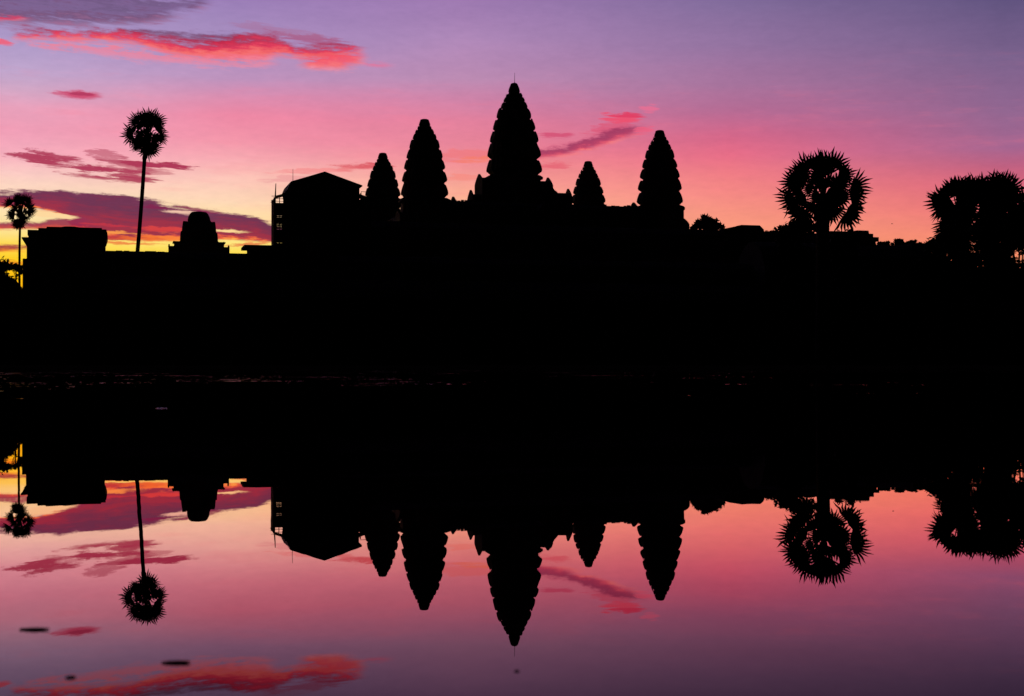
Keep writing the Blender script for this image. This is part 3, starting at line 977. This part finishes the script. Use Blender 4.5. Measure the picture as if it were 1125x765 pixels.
def fan_leaf(m, hub, p, nrm, rad, rr, span=160.0, nseg=12, droop=0.06):
    """a pleated palm fan: blades fused near the hub, free pointed tips"""
    p = p.normalized()
    q = nrm.cross(p).normalized()
    nn = p.cross(q).normalized()
    a0 = -math.radians(span) / 2
    da = math.radians(span) / nseg
    base = len(m.v)
    pos = lambda a, r, z: tuple(hub + (p * math.cos(a) + q * math.sin(a)) * r + nn * z)
    m.v.append(tuple(hub))
    for i in range(nseg):
        a = a0 + i * da
        am = a + da * 0.5
        f = rr.uniform(0.78, 1.12) * (1 - 0.20 * (abs(am) / math.pi) ** 2)
        rl, rt = rad * rr.uniform(0.40, 0.50), rad * f
        cup = lambda r: 0.16 * r - droop * r * r / rad
        rm = rl + (rt - rl) * 0.45
        o = len(m.v)
        m.v += [pos(a - 0.03 * da, rl, cup(rl) - 0.03 * rad), pos(am, rl * 1.05, cup(rl) + 0.03 * rad), pos(a + 1.03 * da, rl, cup(rl) - 0.03 * rad),
                pos(am + rr.uniform(-0.45, 0.45) * da, rt, cup(rt) - rr.uniform(0, 0.22) * rad),
                pos(a + da * 0.16, rm, cup(rm) - 0.02 * rad), pos(a + da * 0.84, rm, cup(rm) - 0.02 * rad)]
        m.f += [(base, o, o + 1), (base, o + 1, o + 2), (o, o + 4, o + 1), (o + 1, o + 5, o + 2), (o + 4, o + 3, o + 1), (o + 1, o + 3, o + 5)]


def palm(label, d, base_px, crown, leaves, leaf_px, trunk_px, seed, depth=0.75, group='tall fan palms', spread=None, extra=10, skirt=5, face=0.55):
    """a toddy palm; crown and leaves are given as seen in the photo and given depth round the crown"""
    rr = random.Random(seed)
    cx, cy_, cz = at(crown[0], crown[1], d)
    bx = at(base_px, 300, d)[0]
    gz = gh(bx, d)
    root = thing('fan_palm', label, 'palm tree', (bx, d, gz - 0.05), 0, group)
    C_ = Vector((cx - bx, 0, cz - gz + 0.05))
    sc = d / FPX
    m = MB()
    pts, rad = [], []
    N = 12
    for i in range(N + 1):
        f = i / N
        pts.append((C_.x * f + 0.03 * C_.z * math.sin(f * math.pi) * (0.3 if C_.x > 0 else -0.3), 0.1 * math.sin(f * 5), C_.z * f))
        rad.append(trunk_px / 2 * sc * (1.35 - 0.35 * min(1, f * 3)) * (1 - 0.12 * f))
    m.path(pts, rad, 10)
    m.build('trunk', M_BARK, root, smooth=True)
    L = []
    Rm = max(math.hypot(x - crown[0], y - crown[1]) for x, y in leaves) * sc
    for (x, y) in leaves:
        v = Vector(((x - crown[0]) * sc, 0, (crown[1] - y) * sc))
        lim = math.sqrt(max(0, Rm * Rm - v.x ** 2 - v.z ** 2))
        v.y = rr.choice((-1, 1)) * lim * rr.uniform(0.1, depth)
        L.append((v, leaf_px * sc * rr.uniform(0.88, 1.12)))
    for i in range(extra):                      # young leaves close to the heart
        v = Vector((rr.uniform(-1, 1), rr.uniform(-1, 1), rr.uniform(-0.6, 0.8))).normalized() * Rm * rr.uniform(0.15, 0.5)
        L.append((v, leaf_px * sc * rr.uniform(0.6, 0.9)))
    m = MB()
    pm = MB()
    for v, r_ in L:
        r_ = r_ * 1.25 + v.length * 0.13
        dirv = v.normalized()                   # the fan hangs off its stalk and shows its face
        dirv.y *= 0.3
        dirv = (dirv + Vector((rr.uniform(-0.3, 0.3), rr.uniform(-0.3, 0.3), rr.uniform(-0.5, 0.1)))).normalized()
        nrm = Vector((rr.uniform(-1, 1), rr.choice((-1, 1)) * rr.uniform(face, 1.5), rr.uniform(-0.2, 0.9)))
        nrm = (nrm - dirv * nrm.dot(dirv)).normalized()
        hub = C_ + v * 0.72 - dirv * r_ * 0.12
        fan_leaf(m, hub, dirv, nrm, r_, rr)
        mid = C_ + v * 0.5 + Vector((0, 0, 0.06 * v.length))
        s0 = C_ + Vector((0, 0, -0.25 * Rm * rr.random()))
        pm.path([s0, mid, hub], [0.11, 0.08, 0.05] if sc > 0.09 else [0.08, 0.06, 0.04], 5)
    m.build('leaves', M_PALM, root)
    pm.build('leaf_stalks', M_BARK, root)
    if skirt:
        m = MB()
        for i in range(skirt * 3):
            a = rr.uniform(0, 2 * math.pi)
            z = -rr.uniform(0.2, 0.55) * Rm
            tip = Vector((math.cos(a), math.sin(a), -2.2)).normalized()
            hub = C_ + Vector((math.cos(a) * 0.16 * Rm, math.sin(a) * 0.16 * Rm, z))
            nr = Vector((math.cos(a), math.sin(a), 0.3))
            fan_leaf(m, hub, tip, (nr - tip * nr.dot(tip)).normalized(), leaf_px * sc * 0.6, rr, span=120, nseg=10)
        m.build('dead_leaf_skirt', M_DEAD, root)
    return root


palm('tall slender leaning palm left of the short stepped tower', 214, 137, (160, 150),
     [(152, 147), (155, 141), (146, 126), (155, 123), (165, 122), (176, 127), (141, 140), (180, 141), (147, 149), (163, 136), (158, 146), (174, 155), (147, 158), (152, 165), (168, 165), (160, 170), (158, 157), (180, 150), (140, 147), (170, 131), (151, 132), (165, 161), (161, 128), (154, 152), (168, 150), (160, 163)],
     8.8, 4.8, 533, extra=4, skirt=4, face=0.9)
palm('short palm standing beside the flat topped stone block', 205, 23, (22, 236),
     [(9, 221), (16, 213), (28, 213), (23, 219), (11, 229), (13, 238), (37, 226), (36.5, 234), (30, 241), (21, 244), (21, 251), (15.5, 247), (26.5, 248), (9, 234), (8, 219), (33, 217), (17, 218), (22, 214), (28, 220), (16, 229), (36, 229)],
     6.0, 2.8, 32, extra=4, skirt=3, face=0.8)
RP = lambda X, Y: (840 + X / 5.885, 150 + Y / 5.885)
palm('big round crowned palm standing alone right of the temple', 162, 906, (905, 213),
     [RP(*q) for q in ((310, 120), (385, 120), (455, 122), (240, 142), (165, 208), (118, 262), (200, 262), (148, 345), (112, 420), (150, 478), (570, 188), (535, 262), (642, 322), (655, 372), (565, 405), (604, 512), (240, 520), (592, 562),
                       (210, 560), (345, 185), (410, 185), (345, 240), (300, 375), (350, 400), (400, 420), (440, 400), (480, 430), (365, 325), (400, 500), (455, 530), (215, 400), (500, 300), (330, 470))],
     13.8, 16, 433, extra=9, skirt=8, face=0.75)
RC = lambda X, Y: (985 + X / 5.464, 175 + Y / 5.464)
CL = 'fan palms of the right edge clump'
palm('dense palm at left of the right edge palm clump', 188, 1052, RC(370, 290),
     [RC(*q) for q in ((280, 220), (255, 285), (268, 320), (330, 165), (395, 155), (460, 145), (275, 440), (350, 200), (420, 210), (480, 195), (395, 290), (450, 300), (330, 450), (400, 400), (470, 380), (300, 500), (380, 480), (270, 255), (440, 460), (350, 530), (430, 250),
                       (345, 310), (300, 200), (420, 340), (480, 260), (360, 380), (330, 560), (430, 540), (360, 165), (430, 160), (300, 180), (310, 420), (380, 430))],
     14, 13, 34, extra=14, skirt=8, group=CL, face=0.7)
palm('taller palm in the middle of the right edge palm clump', 194, 1096, RC(590, 270),
     [RC(*q) for q in ((510, 145), (555, 140), (605, 135), (655, 130), (690, 160), (570, 190), (520, 205), (500, 280), (560, 285), (600, 320), (520, 370), (580, 390), (640, 400), (690, 380), (560, 460), (640, 470), (530, 520), (700, 460), (580, 235), (530, 245), (600, 190),
                       (470, 330), (540, 330), (610, 270), (500, 430), (600, 440), (660, 340), (480, 150), (530, 150), (580, 140), (630, 150), (560, 330))],
     14, 13, 35, extra=14, skirt=8, group=CL, face=0.7)
palm('palm cut off by the right edge of the picture', 184, 1136, RC(820, 300),
     [RC(*q) for q in ((745, 215), (725, 270), (760, 330), (730, 400), (800, 200), (860, 190), (920, 240), (940, 310), (900, 380), (800, 420), (760, 470), (850, 460), (810, 250), (870, 300), (790, 330), (720, 340), (700, 430), (760, 400))],
     16, 13, 36, extra=14, skirt=8, group=CL, face=0.7)

# ------------------------------------------------------------------ broadleaf trees and bushes


def tree(name, label, cat, d, px, top_y, wid_px, seed, bottom_y=None, nleaf=2600, leaf=0.3, group=None, clumps=16, gap=0.5):
    rr = random.Random(seed)
    sc = d / FPX
    x0 = at(px, 300, d)[0]
    gz = gh(x0, d) - 0.05
    zt = at(px, top_y, d)[2] - gz
    zb_ = (at(px, bottom_y, d)[2] - gz) if bottom_y else zt * 0.35
    rw = wid_px / 2 * sc
    root = thing(name, label, cat, (x0, d, gz), 0, group)
    zc, rh = (zt + zb_) / 2, (zt - zb_) / 2
    cl = []
    for i in range(clumps):
        while True:
            v = Vector((rr.uniform(-1, 1), rr.uniform(-1, 1), rr.uniform(-1, 1)))
            if 0.2 < v.length < 1:
                break
        v = v.normalized() * (0.45 + 0.4 * rr.random())
        cr = rr.uniform(0.24, 0.40) * min(rw, rh)
        cl.append((Vector((v.x * rw, v.y * rw, zc + v.z * rh)), cr))
    m = MB()
    th = max(0.12, rw * 0.09)
    m.path([(0, 0, 0), (0.1 * rw, 0, zb_ * 0.5), (0, 0.05 * rw, zb_), (0.05 * rw, 0, zc)], [th * 1.4, th, th * 0.8, th * 0.45], 8)
    m.build('trunk', M_BARK, root, smooth=True)
    m = MB()
    for c, cr in cl:
        st = Vector((0, 0, zb_ + (zc - zb_) * rr.uniform(0.0, 0.8)))
        md = (st + c) / 2 + Vector((0, 0, -0.08 * rh))
        m.path([st, md, c], [th * 0.4, th * 0.26, th * 0.1], 5)
    m.build('limbs', M_BARK, root)
    m = MB()
    for i in range(nleaf):
        c, cr = cl[i % len(cl)]
        v = Vector((rr.gauss(0, 1), rr.gauss(0, 1), rr.gauss(0, 0.8)))
        v = v.normalized() * cr * (rr.random() ** 0.45) * (1.35 if rr.random() < 0.15 else 1.0)
        a = Vector((rr.uniform(-1, 1), rr.uniform(-1, 1), rr.uniform(-0.7, 0.7))).normalized()
        b = a.orthogonal().normalized()
        l = leaf * rr.uniform(0.7, 1.3)
        o = c + v
        m.add([o - a * l, o + b * l * 0.42, o + a * l, o - b * l * 0.42], [(0, 1, 2, 3)])
    zs = sorted(q[2] for q in m.v)
    hi_, xs_ = zs[int(len(zs) * 0.997)], sorted(abs(q[0]) for q in m.v)[int(len(m.v) * 0.985)]
    fz, fx = (zt - zb_) / max(0.1, hi_ - zb_), rw / xs_
    m.v = [(x * fx, y * fx, zb_ + (z - zb_) * fz) for x, y, z in m.v]
    m.build('crown', M_LEAF, root)
    return root


G1 = 'low trees at the left edge'
tree('broadleaf_tree', 'leafy tree cut off by the left edge under the yellow glow', 'tree', 196, -12, 284, 46, 41, 350, 4200, group=G1, clumps=24)
tree('broadleaf_tree', 'low bushy tree between the left edge and the stone block', 'tree', 190, 12, 308, 46, 42, 385, 5200, group=G1, clumps=30)
tree('broadleaf_tree', 'thin airy tree crown beside the foot of the stone block', 'tree', 208, 17, 289, 22, 43, 306, 700, 0.24, group=G1, clumps=9)
tree('broadleaf_tree', 'lowest shrubby tree on the lawn at the left edge', 'tree', 184, -2, 326, 70, 44, 400, 7000, 0.4, group=G1, clumps=40)
tree('shrub', 'thick dark shrub low on the bank at the left edge', 'plant', 172, -4, 352, 78, 45, 402, 7000, 0.5, group=G1, clumps=40)
G2 = 'distant trees behind the left end'
for i, (px, ty, la) in enumerate(((-70, 306, 'farthest left distant tree beyond the frame edge'), (-40, 310, 'distant round tree left of the short palm trunk'), (-6, 312, 'distant low tree behind the leafy edge tree'), (26, 312, 'distant low tree behind the stone block'))):
    tree('broadleaf_tree', la, 'tree', 262 + 6 * i, px, ty, 60, 50 + i, 395, 3600, 0.4, group=G2, clumps=24)
tree('broadleaf_tree', 'small spiky tree top showing over the roof right of the towers', 'tree', 285, 775, 236, 31, 61, 262, 1700, 0.5, clumps=15)
tree('shrub', 'small tuft of plants growing on the roof line beside the spiky tree top', 'plant', 276, 793, 246, 14, 62, 262, 420, 0.3, clumps=8)
for i, (px, ty, wd, la) in enumerate(((972, 265, 16, 'small bush on the broken gate roof beside the stepped corner block'), (988, 262, 15, 'highest little bush on the broken gate roof under the bird'),
                                      (1004, 263.5, 18, 'flat bush at the right end of the broken gate roof'), (846, 252, 22, 'low plants on the roof just left of the big round palm'))):
    tree('shrub', la, 'plant', 206 + i, px, ty, wd, 90 + i, 272, 1200, 0.22, clumps=18)
G3 = 'round trees below the big palm'
tree('broadleaf_tree', 'round dark tree below left of the big round palm', 'tree', 168, 874, 241, 46, 63, 330, 5600, 0.3, group=G3, clumps=34)
tree('broadleaf_tree', 'low tree right of the foot of the big round palm', 'tree', 172, 928, 254, 34, 64, 330, 4200, 0.3, group=G3, clumps=26)
G4 = 'bushy trees under the right edge palms'
for i, (px, ty, wd, la) in enumerate(((1024, 266, 32, 'leftmost bushy tree before the right edge palms'), (1050, 250, 50, 'bushy tree under the left palm of the clump'), (1084, 240, 56, 'bushy tree under the middle palm of the clump'),
                                      (1118, 236, 56, 'bushy tree at the right edge under the palms'), (1012, 284, 50, 'lowest bushy tree beside the gate end'))):
    tree('broadleaf_tree', la, 'tree', 176 + 3 * i, px, ty, wd, 70 + i, 350, 6500, 0.32, group=G4, clumps=36)

# ------------------------------------------------------------------ bird and floating leaves


def bird(label, loc, span, heading):
    r = thing('bird', label, 'bird', loc, heading)
    m = MB()
    n = 10
    rings = []
    for y, rr_, z in ((-0.30, 0.01, 0.0), (-0.22, 0.05, 0.0), (-0.05, 0.085, -0.01), (0.10, 0.08, 0.0), (0.19, 0.045, 0.03), (0.24, 0.055, 0.05), (0.29, 0.04, 0.05), (0.36, 0.006, 0.04)):
        rings.append([(rr_ * math.cos(2 * math.pi * k_ / n) * span, y * span, (z + rr_ * math.sin(2 * math.pi * k_ / n)) * span) for k_ in range(n)])
    m.loft(rings)
    m.add([(-0.03 * span, -0.26 * span, 0.01), (0.03 * span, -0.26 * span, 0.01), (0.09 * span, -0.46 * span, 0.01), (-0.09 * span, -0.46 * span, 0.01), (0, -0.3 * span, 0.03)], [(0, 1, 2, 3), (0, 4, 1), (1, 4, 2), (2, 4, 3), (3, 4, 0)])
    m.build('body', M_BIRD, r, smooth=True)
    for s_ in (-1, 1):
        m = MB()
        st = [(0.05, 0.14, -0.12, 0.03, 0.03), (0.22, 0.17, -0.08, 0.14, 0.02), (0.38, 0.10, -0.08, 0.15, 0.014), (0.52, -0.06, -0.12, 0.08, 0.006)]
        m.loft([[(s_ * x * span, a * span, (z - t_) * span), (s_ * x * span, b * span, (z - t_) * span), (s_ * x * span, b * span, z * span), (s_ * x * span, a * span, z * span)] for x, a, b, z, t_ in st])
        m.build('wing', M_BIRD, r)
    return r


bird('small bird flying between the big round palm and the right edge clump', at(980.5, 246, 150), 0.30, math.radians(60))


def lily(label, px, y, r_, n, seed, mat=M_PAD, tilt=0.0):
    rr = random.Random(seed)
    d = (CAM_H - WZ) / ((y - YH) / FPX)
    r_ *= 0.5
    x = (px - PXC) / FPX * d
    m = MB()
    for i in range(n):
        cx_ = (i - (n - 1) / 2) * r_ * 1.15 + rr.uniform(-0.1, 0.1) * r_
        cy_ = rr.uniform(-0.12, 0.12) * r_
        ra = r_ * (rr.uniform(0.6, 0.9) if n > 1 and i in (0, n - 1) else rr.uniform(1.0, 1.2))
        k_ = 26
        off = rr.uniform(0, 6)
        zc = 0.0012 + 0.0004 * i
        top, low = [(cx_, cy_, zc + 0.0008)], [(cx_, cy_, zc - 0.0006)]
        for j in range(k_):
            a = off + 0.04 + (2 * math.pi - 0.08) * j / (k_ - 1)
            q = ra * (1 + 0.05 * math.sin(3 * a + seed) + 0.02 * math.sin(7 * a))
            z = zc + 0.012 * ra * (1 + math.sin(2 * a + seed)) + q * math.sin(a) * tilt + ra * abs(tilt)
            top.append((cx_ + q * math.cos(a), cy_ + q * math.sin(a), z + 0.0008))
            low.append((cx_ + q * math.cos(a), cy_ + q * math.sin(a), z - 0.0006))
        N = k_ + 1
        fs = [(0, j, j + 1) for j in range(1, k_)] + [(N, N + j + 1, N + j) for j in range(1, k_)]
        fs += [(j, N + j, N + j + 1, j + 1) for j in range(1, k_)] + [(0, N, N + 1, 1), (k_, N + k_, N, 0)]
        m.add(top + low, fs)
    o = m.build('floating_leaf', mat)
    o.location = (x, d, WZ)
    return tag(o, label, 'leaf', 'leaves floating on the pond')


lily('dark floating leaf patch left of the mirrored pink lens cloud', 39, 691.5, 0.024, 4, 1)
lily('dark floating leaf patch just above the mirrored red streak', 193, 728, 0.022, 4, 2)
lily('tiny dark floating leaf near the bottom left corner', 79, 744, 0.016, 1, 3)
lily('single speck of leaf below the mirrored central tower tip', 568, 737, 0.008, 1, 4)
lily('pale leaf catching light in the dark far water', 178, 449, 0.10, 2, 5, M_WETLEAF, 0.08)
